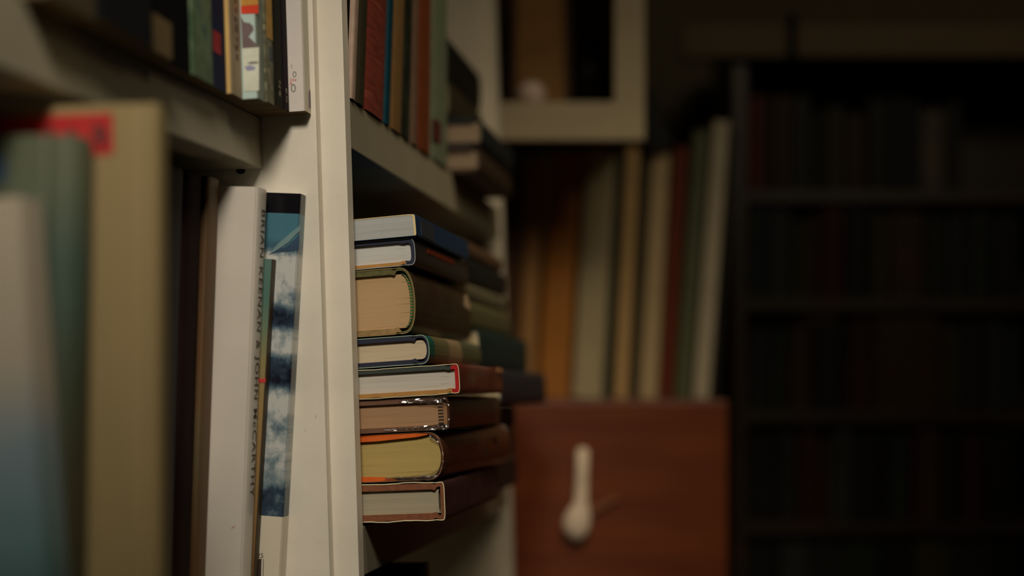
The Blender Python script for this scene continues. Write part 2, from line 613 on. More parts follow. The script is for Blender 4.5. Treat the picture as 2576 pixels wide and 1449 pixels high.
# cream cut edge of the paperback cover
q = b1['T']
link('cover_edge', strip([(-.128, q - .05 * mm), (-6 * mm, q + .1 * mm), (-1.6 * mm, q - .4 * mm), (-.3 * mm, q - 2 * mm), (-.1 * mm, q * .5), (-.1 * mm, 1.5 * mm), (-1 * mm, .2 * mm)],
                         [(-.128, q - .5 * mm), (-7 * mm, q - .6 * mm), (-3.4 * mm, q - 1.2 * mm), (-2.4 * mm, q - 3 * mm), (-2.1 * mm, q * .5), (-2 * mm, 2 * mm), (-2.6 * mm, .6 * mm)],
                         -.25 * mm, -.05 * mm), P1, b1)
patch(b1, 'spine_panel', [(.02, 2 * mm), (.075, 2 * mm), (.075, q - 2.5 * mm), (.02, q - 2.5 * mm)], .05 * mm, mat('slate_print', (58, 62, 70), .4), 'x')
patch(b2, 'spine_stripe', [(.05, T2 * .62), (.17, T2 * .62), (.17, T2 * .8), (.05, T2 * .8)], -.15 * mm, mat('rust_print', (120, 48, 30), .4), 'x', thick=.5 * mm)


patch(b3, 'torn_corner', [(.226, T3 * .62), (.250, T3 * .56), (.256, T3 * .70), (.238, T3 * .84), (.230, T3 * .82)], .25 * mm, mat('torn_paper', (176, 150, 120), .7), 'x', thick=.5 * mm)
patch(b5, 'torn_corner', [(.188, T5 * .80), (.220, T5 * .78), (.221, T5 * .97), (.192, T5 * .99)], .5 * mm, mat('tan_torn_paper', (170, 118, 76), .7), 'x', thick=.5 * mm)
DM = mat('dark_spine_print', (52, 32, 24), .5)
patch(b7, 'spine_mark', [(.155, T7 * .30), (.160, T7 * .30), (.170, T7 * .58), (.164, T7 * .58)], .3 * mm, DM, 'x')
patch(b7, 'spine_mark', [(.206, T7 * .58), (.216, T7 * .58), (.208, T7 * .74), (.200, T7 * .74)], .3 * mm, DM, 'x')


def headband(root, T, r, s, gap, w, p, m, b, z0=.8 * mm, name='headband'):
    o, i = [], []
    n = 22
    for k in range(n + 1):
        a = (math.pi / 2 - math.pi * k / n) * .93
        ca = abs(math.cos(a)) ** p; sa = math.copysign(abs(math.sin(a)) ** p, math.sin(a))
        rr = r - s - .3 * mm
        o.append((-r + rr * ca - z0, T / 2 + (T / 2 - b) * sa))
        i.append((-r + (rr - w) * ca - z0, T / 2 + (T / 2 - b - .6 * mm) * sa))
    return link(name, strip(o, i, 1.4 * mm, 5 * mm), m, root)


def stripes(name, c1, c2, sc, thr=.5, axis='Z'):
    m, nt, N, L, P = new_mat(name)
    w = N.new('ShaderNodeTexWave'); w.bands_direction = axis; w.inputs['Scale'].default_value = sc; w.inputs['Distortion'].default_value = .4
    L.new(tex(N, L), w.inputs['Vector'])
    r = ramp(N, [(thr - .08, lin(c1)), (thr + .08, lin(c2))]); L.new(w.outputs['Fac'], r.inputs[0]); L.new(r.outputs[0], P.inputs['Base Color'])
    P.inputs['Roughness'].default_value = .7
    return m


headband(b3, T3, 12 * mm, 1.6 * mm, 2.6 * mm, 2.4 * mm, .85, stripes('green_gold_stitching', (150, 110, 50), (26, 92, 46), 115, .3), 5 * mm)
HB6 = stripes('dark_stitching', (34, 26, 20), (150, 112, 72), 110, .55)
# headband ticks of the wrapped book: a flat band on the page ends
xb = -6 * mm - 3.6 * mm
link('headband', BX((xb - 1 * mm, 1.5 * mm, 5 * mm), (xb + 3.6 * mm, 4 * mm, T6 - 5.5 * mm)), HB6, b6)
link('spine_lining', BX((xb + 3.6 * mm, 2.2 * mm, 4.5 * mm), (-2.1 * mm, 4 * mm, T6 - 5 * mm)), mat('brown_lining', (150, 112, 78), .8), b6)
# cellophane on books 6 and 7
FILM = film('cellophane', .25, .13, 24)
CRIN = film('crumpled_cellophane', .6, .42, 60)


def sleeve(root, W, L, T, r, p, o=.35 * mm, seed=0):
    a, b = profile(W, T + 2 * o, r + o, .12 * mm, .12 * mm, r + 5 * mm, .2 * mm, p, 14)
    a = [(x + o, z - o) for x, z in a]; b = [(x + o, z - o) for x, z in b]
    link('plastic_sleeve', strip(a, b, -1.2 * mm, L + 1 * mm, 14, wob(.35 * mm, 70, seed)), FILM, root, None, True)


sleeve(b6, .13, .262, T6, 6 * mm, .6, .3 * mm, 1)
sleeve(b7, .13, .285, T7, 14 * mm, .9, .3 * mm, 5)


def crumple(root, pts, seed, name='folded_film', amp=1.1 * mm, y=-.9 * mm):
    """crumpled strip of film folded over a board end; pts: lower/upper z limits along x"""
    bm = bmesh.new()
    n, m = 44, 4
    g = []
    for i in range(n + 1):
        t = i / n
        f = t * (len(pts) - 1); k = min(int(f), len(pts) - 2); u = f - k
        x = pts[k][0] * (1 - u) + pts[k + 1][0] * u; zl = pts[k][1] * (1 - u) + pts[k + 1][1] * u; zh = pts[k][2] * (1 - u) + pts[k + 1][2] * u
        row = []
        for jn in range(m + 1):
            z = zl + (zh - zl) * jn / m
            d = (mnoise.noise(Vector((x * 130, z * 300, seed))) + .5 * mnoise.noise(Vector((x * 420, z * 500, seed)))) * amp
            row.append(bm.verts.new((x, y + d, z + mnoise.noise(Vector((x * 200, seed, jn))) * .3 * mm)))
        g.append(row)
    for i in range(n):
        for jn in range(m):
            bm.faces.new((g[i][jn], g[i + 1][jn], g[i + 1][jn + 1], g[i][jn + 1]))
    return link(name, bm, CRIN, root)


crumple(b6, [(-.045, T6 - 3 * mm, T6 - 1.5 * mm), (-.03, T6 - 4.5 * mm, T6 - .5 * mm), (-.012, T6 - 6.5 * mm, T6), (-.003, T6 - 6 * mm, T6 - 1 * mm), (0, T6 * .7, T6 * .8), (0, T6 * .4, T6 * .5), (-.001, T6 * .15, T6 * .3)], 2.3)
crumple(b6, [(-.06, 1.5 * mm, 2.5 * mm), (-.03, .6 * mm, 3.6 * mm), (-.012, 0, 5 * mm), (-.004, 0, 4 * mm), (-.001, 1.5 * mm, 5 * mm)], 6.1)
ORG_ = blotch('orange_flap', [(214, 92, 30), (232, 112, 44)], 60, .35)
crumple(b7, [(-.055, 1.2 * mm, 4 * mm), (-.03, .5 * mm, 4.5 * mm), (-.012, .5 * mm, 6 * mm), (-.006, 4 * mm, 9 * mm), (-.001, 12 * mm, 16 * mm), (.0002, 20 * mm, 23 * mm), (-.004, 33 * mm, 36 * mm), (-.012, 38 * mm, 41 * mm)], 4.7, amp=.8 * mm)
link('jacket_flap', strip([(-.129, T7 - .7 * mm), (-.06, T7 - .6 * mm), (-.024, T7 - .8 * mm), (-.014, T7 - 1.5 * mm)], [(-.129, T7 - 7.2 * mm), (-.06, T7 - 6.2 * mm), (-.024, T7 - 4 * mm), (-.014, T7 - 2.4 * mm)], -.35 * mm, .6 * mm, 1), ORG_, b7)
link('jacket_flap', strip([(-.129, 5.2 * mm), (-.07, 5 * mm), (-.056, 4 * mm), (-.045, 2 * mm)], [(-.129, 0.6 * mm), (-.07, .6 * mm), (-.056, .7 * mm), (-.045, .8 * mm)], -.35 * mm, .6 * mm, 1), ORG_, b7)

# ================================================================== LEFT BAY, LOWER SHELF
LLG = 'books on the lower shelf left of the white post'


def stand_left(A, B, yn, T, top, W, cov, pages, label, far=False, **kw):
    """cover edge (or, with far, the spine's other edge) on the sight lines A and B; stands on the lower left shelf"""
    yq = yn + T if far else yn
    pa = hit(A[0], A[1], (0, 1, 0), yq); pb = hit(B[0], B[1], (0, 1, 0), yq)
    d = (pa - pb).normalized()
    lean = math.atan2(d.x, d.z)
    # foot on the tipped shelf
    t = (ZS2 - TIP1 * (pb.x + .07) - pb.z) / (d.z + TIP1 * d.x)
    foot = pb + d * t
    foot.z += max(0, W * (TIP1 * math.cos(lean) - math.sin(lean))) + .0005
    pt = hit(A[0], top, (0, 1, 0), yn)
    L = (pt.z - foot.z) / d.z
    o = make_book(stand_M(foot.x, yn + T, foot.z, lean), W, L, T, cov, pages, label, group=LLG, **kw)
    o['T'] = T
    return o, L


# cloud-covered book against the panel
def cloud_mat():
    m, nt, N, L, P = new_mat('cloud_photograph')
    tc = N.new('ShaderNodeTexCoord'); sx = N.new('ShaderNodeSeparateXYZ'); L.new(tc.outputs['Object'], sx.inputs[0])
    f = noisen(N, L, tex(N, L, (1, .8, 0), (.3, .5, 0)), 50, 7, .65)
    return m, nt, N, L, P, sx, f


yb = -.0290
CW = .24
pa = hit(757, 488, (0, 1, 0), yb); pb = hit(713, 1305, (0, 1, 0), yb)


def cloud_book():
    m, nt, N, L, P, sx, f = cloud_mat()
    mats = [m]
    o, Ln = stand_left((757, 488), (713, 1305), yb, .015, 487, CW, m, P_WHITE,
                       'tall book with a blue cloud photograph wrapped over white, flat against the post panel', hard=False, r=1.2 * mm)
    # local heights of image rows
    inv = o.matrix_world.inverted()

    def ly(px, py):
        oo = inv @ CAM; dr = inv.to_3x3() @ ray(px, py); return (oo + dr * ((.015 - oo.z) / dr.z)).y
    rows = [(1500, (.95,)), (1306, (.95,))]
    mr = N.new('ShaderNodeMapRange'); mr.inputs['From Max'].default_value = Ln
    L.new(sx.outputs[1], mr.inputs['Value'])
    # cloud cover down the sleeve
    def pos(py): return max(0, min(1, ly(730, py) / Ln))
    cover = [(1300, .30), (1235, .36), (1215, .54), (1130, .62), (1080, .52), (1010, .64), (985, .52), (960, .22), (905, .34), (880, .66), (840, .60), (815, .30), (785, .34), (760, .60), (700, .68), (650, .66), (632, .46), (615, .30), (545, .36)]
    cr = ramp(N, [(pos(py), (v, v, v)) for py, v in cover])
    L.new(mr.outputs[0], cr.inputs[0])
    ma = N.new('ShaderNodeMath'); ma.operation = 'MULTIPLY_ADD'; ma.inputs[1].default_value = .95; 
    L.new(f, ma.inputs[0])
    sub = N.new('ShaderNodeMath'); sub.operation = 'SUBTRACT'; sub.inputs[1].default_value = .475
    L.new(cr.outputs[0], sub.inputs[0]); L.new(sub.outputs[0], ma.inputs[2])
    sky = ramp(N, [(.20, lin((26, 30, 44))), (.36, lin((54, 72, 88))), (.5, lin((112, 130, 138))), (.66, lin((192, 194, 190)))])
    L.new(ma.outputs[0], sky.inputs[0])
    top = ramp(N, [(0, lin((70, 112, 128))), (1, lin((70, 112, 128)))])
    # clear sky near the head
    mk = ramp(N, [(pos(640), (0, 0, 0)), (pos(600), (1, 1, 1))]); L.new(mr.outputs[0], mk.inputs[0])
    skyc = mixc(N, L, mk.outputs[0], sky.outputs[0], lin((72, 116, 132)))
    blk = ramp(N, [(0, (0, 0, 0)), (pos(541), (1, 1, 1))], 'CONSTANT'); L.new(mr.outputs[0], blk.inputs[0])
    c2 = mixc(N, L, blk.outputs[0], skyc, lin((20, 20, 24)))
    wh = ramp(N, [(0, (1, 1, 1)), (pos(1306), (0, 0, 0))], 'CONSTANT'); L.new(mr.outputs[0], wh.inputs[0])
    c3 = mixc(N, L, wh.outputs[0], c2, lin((212, 202, 182)))
    L.new(c3, P.inputs['Base Color'])
    P.inputs['Roughness'].default_value = .16
    P.inputs['Specular IOR Level'].default_value = .45
    # dark hill streak over the clear sky
    pxpatch(o, 'cover_print', [(676, 640), (700, 626), (720, 622), (754, 590), (752, 628), (730, 632), (700, 634)], mat('storm_blue', (56, 76, 98), .3), .015)
    pxpatch(o, 'cover_print', [(677, 641), (698, 615), (722, 594), (756, 566), (755, 580), (724, 611), (700, 627)], mat('pale_ray_print', (112, 140, 142), .3), .015, .3 * mm)
    # numerals and bars near the foot
    T_ = .015
    q = inv @ CAM

    def lp(px, py):
        dr = inv.to_3x3() @ ray(px, py); return q + dr * ((T_ - q.z) / dr.z)
    c = lp(655, 1398)
    text(o, 'lettering', '25', Matrix.Translation((c.x, c.y, T_ + .05 * mm)), .0058, INK)
    pxpatch(o, 'printed_bars', [(648.5, 1407), (658, 1405), (655, 1500), (646, 1500)], INK, T_)
    pxpatch(o, 'printed_bars', [(662, 1406), (664, 1406), (662, 1500), (660, 1500)], INKG, T_)
    return o


cloud = cloud_book()
# thin booklet
yk = yb - .0005 - .0090
BKL = bands('teal_to_straw_cover', [(0, (104, 68, 44)), (.09, (128, 98, 62)), (.19, (150, 124, 80)), (.235, (136, 126, 86)), (.262, (104, 122, 98)), (.285, (80, 112, 102)), (.32, (84, 116, 106))], .35, .33, .012, 50)
booklet, LB = stand_left((687, 652), (641, 1440), yk, .0090, 652, .18, BKL, P_TAN, 'thin teal and straw booklet squeezed between white spine-titled book and cloud book', hard=False, r=1.2 * mm, boards=(BKL, BKL), spine_m=mat('shade_toned_spine', (70, 58, 40), .5), name='booklet', cat='booklet')  # dark spine colour stands for the shade on its aisle side
pxpatch(booklet, 'red_mark', [(650, 953), (669, 952), (668, 962), (649, 963)], REDINK, .0090)
# white book with lettered spine
WB = mat('white_gloss_cover', (206, 198, 186), .3, .04, 20, .4)
yw = yk - .0005 - .024
wbook, LW = stand_left((652, 470), (613, 1440), yw, .024, 470, .22, WB, P_WHITE, 'big white book with a long dark name lettered down its spine', hard=False, r=3 * mm, p=.8)
inv = wbook.matrix_world.inverted()


def ly_(o, px, py, T):
    inv = o.matrix_world.inverted(); oo = inv @ CAM; dr = inv.to_3x3() @ ray(px, py); return oo + dr * ((T - oo.z) / dr.z)


y1 = ly_(wbook, 655, 522, .024).y; y2 = ly_(wbook, 620, 1250, .024).y
text(wbook, 'spine_lettering', 'BRIAN KEENAN & JOHN McCARTHY', spine_text_M((y1 + y2) / 2, .0115, .12 * mm), .0130, mat('brown_ink', (84, 70, 60), .7), y1 - y2, .02 * mm)
# red stain near the foot of the cover
s0 = ly_(wbook, 586, 1327, .024)
patch(wbook, 'red_smudge', [(s0.x - 2 * mm, s0.y - 1.2 * mm), (s0.x + .5 * mm, s0.y - .6 * mm), (s0.x + 2.2 * mm, s0.y + 1.6 * mm), (s0.x + .6 * mm, s0.y + 1.2 * mm)], .02405, mat('faded_red', (186, 140, 124), .5), thick=.05 * mm)

# brown book left of it
BR1 = blotch('brown_stained_cover', [(98, 84, 50), (98, 68, 38), (86, 76, 48)], 14, .6, (1, .4, 1))
yd = yw - .001 - .024
dbook, _ = stand_left((556, 440), (521, 1440), yd, .024, 442, .13, BR1, P_OLD, 'stained olive-brown hardback just left of the big white book', far=True, hard=True, r=3 * mm)
EB1 = mat('dark_maroon_cover', (34, 18, 18), .8, .3, 20, .1)
ye = yd - .001 - .034
e1, _ = stand_left((516, 410), (484, 1440), ye, .034, 424, .13, EB1, P_OLD, 'near-black maroon book between the stained brown book and a dark grey one', far=True, r=5 * mm)
EB2 = blotch('charcoal_plum_cover', [(34, 28, 30), (28, 20, 21), (36, 32, 31)], 12, .85)
yf = ye - .001 - .05
e2, _ = stand_left((472, 398), (442, 1440), yf, .05, 402, .13, EB2, P_OLD, 'thick charcoal book in shadow behind the big tan book', far=True, r=6 * mm)
# tan book with red banner
TANC = blotch('tan_worn_cover', [(122, 108, 70), (136, 118, 78), (144, 120, 86)], 10, .7, (1, .3, 1))
yt = -.386
tb, _ = stand_left((396, 262), (398, 1440), yt, .019, 258, .21, TANC, P_OLD, 'big tan book with a red banner across the top of its cover', r=4 * mm, p=.6)
pxpatch(tb, 'red_banner', [(-170, 330), (-170, 302), (284, 284), (286, 388), (196, 392), (196, 342), (60, 350)], blotch('red_banner_print', [(150, 26, 24), (170, 36, 36)], 20, .5), .019)
DKR = mat('dark_purple_print', (86, 44, 44), .6)
pxpatch(tb, 'lettering', [(232, 318), (248, 312), (262, 322), (270, 345), (262, 372), (248, 366), (240, 345)], DKR, .019, .4 * mm)
pxpatch(tb, 'lettering', [(172, 322), (186, 318), (192, 340), (184, 352), (170, 350)], DKR, .019, .4 * mm)
pxpatch(tb, 'lettering', [(118, 322), (134, 318), (138, 334), (124, 344)], DKR, .019, .4 * mm)
# grey green book
GRN = bands('sea_green_cover', [(0, (66, 60, 40)), (.16, (64, 60, 42)), (.22, (58, 66, 48)), (.30, (62, 80, 70)), (.36, (88, 94, 74))], .5, .38, .05, 20)
yg = yt - .001 - .030
gb, _ = stand_left((196, 345), (176, 1440), yg, .030, 338, .2, GRN, P_OLD, 'sea-green and olive book overlapping the tan book, small amber dot on cover', r=14 * mm, p=.9)
pxpatch(gb, 'amber_dot', [(106, 884), (128, 878), (138, 892), (130, 908), (110, 910), (100, 898)], mat('amber_print', (150, 100, 40), .5), .030)
pxpatch(gb, 'blue_print', [(-40, 380), (14, 390), (20, 450), (-40, 470)], mat('steel_blue_print', (62, 82, 104), .5), .030)
# leaning white and blue book in the corner
WBL = bands('white_fading_to_blue_cover', [(0, (16, 24, 40)), (.06, (30, 52, 74)), (.12, (96, 128, 130)), (.17, (120, 138, 146)), (.22, (168, 158, 140)), (.34, (176, 164, 144))], .35, .36, .05, 14)
yl = yg - .001 - .03
lb, _ = stand_left((48, 500), (112, 1440), yl, .03, 492, .19, WBL, P_WHITE, 'pale book with blue foot leaning in the near left corner', r=2 * mm, hard=False)

# ================================================================== LEFT BAY, UPPER SHELF
ULG = 'books on the upper shelf left of the white post'
nS = (0, -SAG, 1)


def top_corner(px, py):
    return hit(px, py, nS, ZS1 + .0003)


GREEN = blotch('leaf_green_cover', [(26, 44, 30), (58, 84, 54), (96, 116, 84), (40, 76, 66)], 26, .5, (1, .8, 1))
NAVYC = mat('navy_gloss_cover', (14, 26, 58), .6, .25, 20, .12)
TANSP = mat('warm_tan_cover', (196, 160, 98), .5, .1, 30)
GREYSP = mat('warm_grey_spine', (150, 132, 104), .6, .12, 40)
PALEB = mat('pale_blue_cover', (176, 196, 190), .4, .05, 30)
MIXD = blotch('grey_green_speckled_cover', [(128, 138, 122), (104, 104, 74), (70, 66, 48), (140, 134, 96)], 60, .5)
BLKO = mat('black_olive_cover', (28, 28, 18), .7, .2, 30, .1)
BLKP = mat('black_purple_cover', (28, 16, 25), .7, .2, 30, .1)
WHB = mat('white_laminate', (214, 206, 198), .25, .04, 30, .5)
up = [  # far to near: column of the spine's far edge, thickness, cover material, spine material, label
    ('white', 782, .0160, WHB, mat('pale_grey_spine', (196, 188, 170), .4, .05), 'white paperback with red and grey print, hard against the post on the upper shelf', P_DIM),
    ('bp', 728, .0140, BLKP, BLKP, 'slim black-purple paperback beside the white paperback on the upper shelf', P_DIM),
    ('bo', 713, .0170, BLKO, BLKO, 'slim black-olive paperback, second in from the white paperback on the upper shelf', P_DIM),
    ('mix', 692, .0180, MIXD, MIXD, 'speckled grey-green paperback between the black pair and pale blue book', P_DIM),
    ('pale', 668, .0170, PALEB, mat('grey_teal_spine', (126, 136, 124), .5), 'pale blue paperback with a red band and grey figure silhouette', P_DIM),
    ('tan', 612, .0250, TANSP, GREYSP, 'tan-fronted paperback with dark spine lettering left of the pale blue one', P_DIM),
    ('navy', 573, .0340, NAVYC, NAVYC, 'navy paperback with a red block near its foot on the upper shelf', P_DIM),
    ('green', 540, .0420, GREEN, GREEN, 'leafy green paperback next to the navy one', P_DIM),
    ('k1', 484, .0500, mat('matt_jet_cover', (12, 12, 11), .9, spec=.06), mat('matt_jet_cover', (12, 12, 11)), 'black paperback next to the leafy green paperback', P_DIM),
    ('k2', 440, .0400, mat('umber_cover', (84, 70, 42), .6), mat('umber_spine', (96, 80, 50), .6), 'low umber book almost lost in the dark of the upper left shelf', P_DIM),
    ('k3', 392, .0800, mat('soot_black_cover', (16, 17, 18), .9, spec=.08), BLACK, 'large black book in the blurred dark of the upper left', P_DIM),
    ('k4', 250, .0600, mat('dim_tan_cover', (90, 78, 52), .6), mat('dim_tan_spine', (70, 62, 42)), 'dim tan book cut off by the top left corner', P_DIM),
]
prev = -.0140
UB = {}
for nm, px, T, cm, sm, lab, pg in up:
    yfar = prev - .0003
    zf = ZS1 + SAG * yfar + .0004
    pyg = HY - (zf + .0) * F / 1.2
    c = hit(px, pyg, (0, 1, 0), yfar)
    yn = yfar - T
    Ln = {'k2': .026, 'k1': .22}.get(nm, .205)
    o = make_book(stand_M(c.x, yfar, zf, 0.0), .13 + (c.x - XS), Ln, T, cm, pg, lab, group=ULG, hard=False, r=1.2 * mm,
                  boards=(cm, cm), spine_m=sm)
    o['T'] = T
    UB[nm] = o
    prev = yn
# prints on them
o = UB['pale']; T = o['T']
pxpatch(o, 'red_band', [(606, 16), (650, 12), (650, 34), (607, 35)], mat('scarlet_print', (206, 62, 34), .4), T)
pxpatch(o, 'orange_band', [(604, -40), (650, -40), (650, 11.5), (606, 15.5)], blotch('orange_yellow_print', [(176, 96, 30), (190, 150, 60)], 50, .4), T)
SIL = mat('grey_figure_print', (108, 92, 92), .5)
pxpatch(o, 'figure_silhouette', [(606, 40), (614, 56), (628, 58), (637, 66), (638, 76), (630, 86), (626, 93), (638, 104), (653, 118), (610, 121)], SIL, T)
pxpatch(o, 'white_panel', [(611, 122), (652, 119), (652, 228), (614, 230)], mat('off_white_print', (206, 208, 190), .4), T)
pxpatch(o, 'blue_mark', [(616, 168), (630, 164), (644, 170), (640, 176), (622, 178)], mat('lilac_print', (142, 140, 168), .5), T, .4 * mm)
pxpatch(o, 'grey_mark', [(622, 160), (632, 155), (650, 155), (650, 159), (634, 161)], INKG, T, .4 * mm)
o = UB['navy']; T = o['T']
patch(o, 'red_block', [(.028, T * .35), (.045, T * .35), (.045, T * .80), (.028, T * .80)], .08 * mm, mat('crimson_print', (150, 22, 34), .5), 'x')
o = UB['tan']; T = o['T']
bm = bmesh.new()
for k in range(9):     # worn, unreadable letters down the spine
    y0 = .092 - k * .0078
    h = .0032 + .0018 * ((k * 7) % 3) / 2
    box(bm, (.06 * mm, y0, T * .34), (.2 * mm, y0 + h, T * (.50 + .12 * ((k * 5) % 3) / 2)))
    if k % 2: box(bm, (.06 * mm, y0 + h, T * .34), (.2 * mm, y0 + h + .0016, T * .42))
link('spine_lettering', bm, mat('faded_ink', (96, 78, 60), .7), o)
o = UB['mix']; T = o['T']
patch(o, 'dark_mark', [(.036, T * .2), (.048, T * .2), (.048, T * .6), (.036, T * .6)], .08 * mm, mat('slate_mark', (44, 56, 62), .5), 'x')
patch(o, 'yellow_block', [(.054, T * .1), (.12, T * .1), (.12, T * .9), (.054, T * .9)], .08 * mm, mat('ochre_print', (170, 128, 40), .5), 'x')


def letters(o, s, px, py, size, m, rot=0.0):
    T = o['T']; q = ly_(o, px, py, T)
    return text(o, 'lettering', s, Matrix.Translation((q.x, q.y, T + .06 * mm)) @ Matrix.Rotation(rot, 4, 'Z'), size, m)


def spine_letters(o, s, y, size, m):
    # upright letters across the spine
    return text(o, 'lettering', s, Matrix(((0, 0, 1, .1 * mm), (0, 1, 0, y), (-1, 0, 0, o['T'] * .5), (0, 0, 0, 1))), size, m)


PALEINK = mat('pale_ink', (150, 138, 112), .6)
o = UB['bo']
spine_letters(o, 'Z', .019, .0085, PALEINK); spine_letters(o, 'A', .0115, .0075, PALEINK)
o = UB['bp']
spine_letters(o, 'R', .0165, .0065, PALEINK); spine_letters(o, 'Z', .0095, .0065, PALEINK)
o = UB['white']
letters(o, 'l', 734, 167, .006, mat('green_grey_ink', (140, 144, 108), .6)); letters(o, '0', 741, 188, .0075, INKG)
letters(o, 'One', 737.5, 201, .0034, REDINK); letters(o, 'A', 732, 211, .0045, REDINK); letters(o, '0', 738, 223, .0100, INKG)
T = o['T']
patch(o, 'spine_mark', [(.004, T * .35), (.018, T * .35), (.0215, T * .1), (.006, T * .1)], .08 * mm, mat('plum_ink', (104, 86, 98), .5), 'x')

# ================================================================== RIGHT BAY, UPPER SHELF
RUG = 'upright books on the upper shelf right of the white post'


def shelf_u(px):
    # where the sight line through the books' feet crosses the shelf front
    lo, hi = -.2, 1.2
    c = BCI @ CAM
    for _ in range(50):
        m = (lo + hi) / 2
        P = BC @ Vector((0, m, ZS3)) - CAM
        if CX + F * P.x / P.y < px: lo = m
        else: hi = m
    return lo


REDST = blotch('red_striped_cover', [(98, 44, 35), (142, 64, 49), (118, 51, 39), (152, 75, 58)], 1.0, .5, (12, 95, 12), 2)
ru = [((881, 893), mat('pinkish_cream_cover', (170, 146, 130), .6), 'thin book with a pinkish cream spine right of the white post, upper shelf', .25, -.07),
      ((894, 916), mat('dark_olive_cover', (62, 56, 40), .6), 'dark olive book between the cream sliver and red striped book', .25, -.07),
      ((917, 966), REDST, 'thick red striped book on the upper shelf right of the post', .245, -.066),
      ((967, 980), mat('deep_teal_cover', (8, 58, 74), .5), 'thin deep teal book right beside the red striped one', .26, -.066),
      ((982, 1010), mat('ochre_tan_cover', (128, 96, 58), .6), 'ochre tan book between the teal and a black-green book', .25, -.06),
      ((1011, 1032), blotch('black_green_cover', [(20, 24, 18), (40, 48, 36)], 40), 'black-green book between ochre tan and pinkish brown books', .24, -.055),
      ((1033, 1050), mat('pinkish_brown_cover', (112, 88, 74), .6), 'pinkish brown book left of the rust book on the upper shelf', .25, -.045),
      ((1050, 1084), mat('rust_cover', (112, 54, 24), .6), 'rust orange book near the right end of the upright row', .26, -.04),
      ((1086, 1128), mat('sage_cover', (108, 118, 100), .5), 'sage green book ending the upright row on the upper shelf', .26, -.03)]
RB = []
SHB = mat('shadow_gap_board', (20, 16, 13), .9, spec=.08)  # near-black colour stands in for shadow in the gap by the post
for (pa_, pb_), cm, lab, Ln, ln in ru:
    u0, u1 = shelf_u(pa_), shelf_u(pb_)
    u0 = max(u0, .0195)
    T = max(.006, u1 - u0 - .0006)
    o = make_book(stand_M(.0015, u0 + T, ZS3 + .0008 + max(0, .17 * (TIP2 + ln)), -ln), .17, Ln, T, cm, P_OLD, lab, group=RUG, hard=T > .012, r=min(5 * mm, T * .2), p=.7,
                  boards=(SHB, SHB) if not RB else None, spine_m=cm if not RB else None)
    o['T'] = T
    RB.append(o)
TS = RB[-1]['T']
patch(RB[-1], 'red_label', [(.02, TS * .55), (.045, TS * .55), (.045, TS * .98), (.02, TS * .98)], -.2 * mm, mat('dark_red_label', (84, 30, 24), .5), 'x', thick=.6 * mm)

# lying stack after the upright row
RSG = 'books lying at the far end of the upper right shelf'


def lie(xr, pyr, Y, T, L, W, z, cov, pages, label, group, yaw=0.0, r=None, roll=0.0, **kw):
    """lying book whose near right corner shows at column xr at depth Y"""
    P = BCI @ at(xr, pyr, Y)
    return make_book(frame(P.x, P.y, z - math.tan(math.radians(-roll)) * P.x, roll, yaw), W, L, T, cov, pages, label, group=group, r=r, **kw), P


Yr = 1.70
zr = ZS3 + .0008
PPK = paper('pages_pinkish', (140, 122, 104), .2)
spec = [(1204, .031, .235, mat('umber_brown_cloth', (62, 46, 34), .6), PPK, 'brown lying book with pinkish page ends, lowest in the upper shelf pile', .16),
        (1212, .034, .235, mat('blue_black_cloth', (26, 32, 36), .6), PPK, 'blue-black lying book with pale page ends, second in the upper shelf pile', .16),
        (1133, .046, .21, mat('dark_olive_cloth', (50, 44, 30), .6), P_OLD, 'dark olive lying book under the black one in the upper shelf pile', .12),
        (1132, .052, .21, mat('matt_black_cloth', (12, 13, 12), .6), P_OLD, 'thick black book topping the pile on the upper right shelf', .12)]
for xr, T, L, cm, pg, lab, W in spec:
    lie(xr, 350, Yr, T, L, W, zr, cm, pg, lab, RSG, r=6 * mm, b=5 * mm, roll=-2.0)
    zr += T + .0006

# ================================================================== RIGHT BAY, LOWER SHELF, SECOND STACK
R2G = 'books in the blurred second stack behind the first one'
z2 = ZS4 + .0006
spec = [(1196, .036, .26, mat('shadow_brown_cloth', (50, 30, 24), .6), P_OLD, 'dark brown book at the foot of the blurred second stack'),
        (1190, .034, .26, mat('soot_cloth', (24, 22, 22), .6), P_OLD, 'soot black book second from the foot of the second stack'),
        (1194, .030, .26, mat('peat_cloth', (30, 22, 18), .6), P_OLD, 'peat brown book under the jutting navy-black book'),
        (1258, .040, .35, mat('navy_black_cloth', (42, 42, 52), .5), P_OLD, 'navy-black book jutting furthest from the second stack'),
        (1208, .045, .34, mat('dark_teal_cloth', (26, 46, 46), .5), P_OLD, 'dark teal book resting on the jutting navy-black book'),
        (1184, .031, .28, mat('moss_cloth', (92, 88, 58), .6), P_OLD, 'moss green book above the dark teal one'),
        (1180, .019, .26, mat('stone_cover', (104, 98, 76), .5), P_OLD, 'pale stone book above the moss green one'),
        (1176, .030, .26, mat('ink_black_cloth', (26, 28, 28), .5), P_OLD, 'ink black book near the top of the second stack'),
        (1174, .018, .25, mat('cocoa_cover', (92, 70, 50), .5), P_WHITE, 'cocoa brown book topping the second stack')]
for xr, T, L, cm, pg, lab in spec:
    lie(xr, 900, 1.56, T, L, .16, z2, cm, pg, lab, R2G, r=5 * mm)
    z2 += T + .0006
# dark book under the lower shelf
P = BCI @ at(1066, 1424, 1.37)
make_book(stand_M(P.x, P.y + .03, ZS5 + .0005), .2, P.z - ZS5, .03, mat('dark_green_gloss_cover', (20, 34, 34), .4), P_OLD,
          'dark green book standing in the bay below the stack', r=4 * mm)

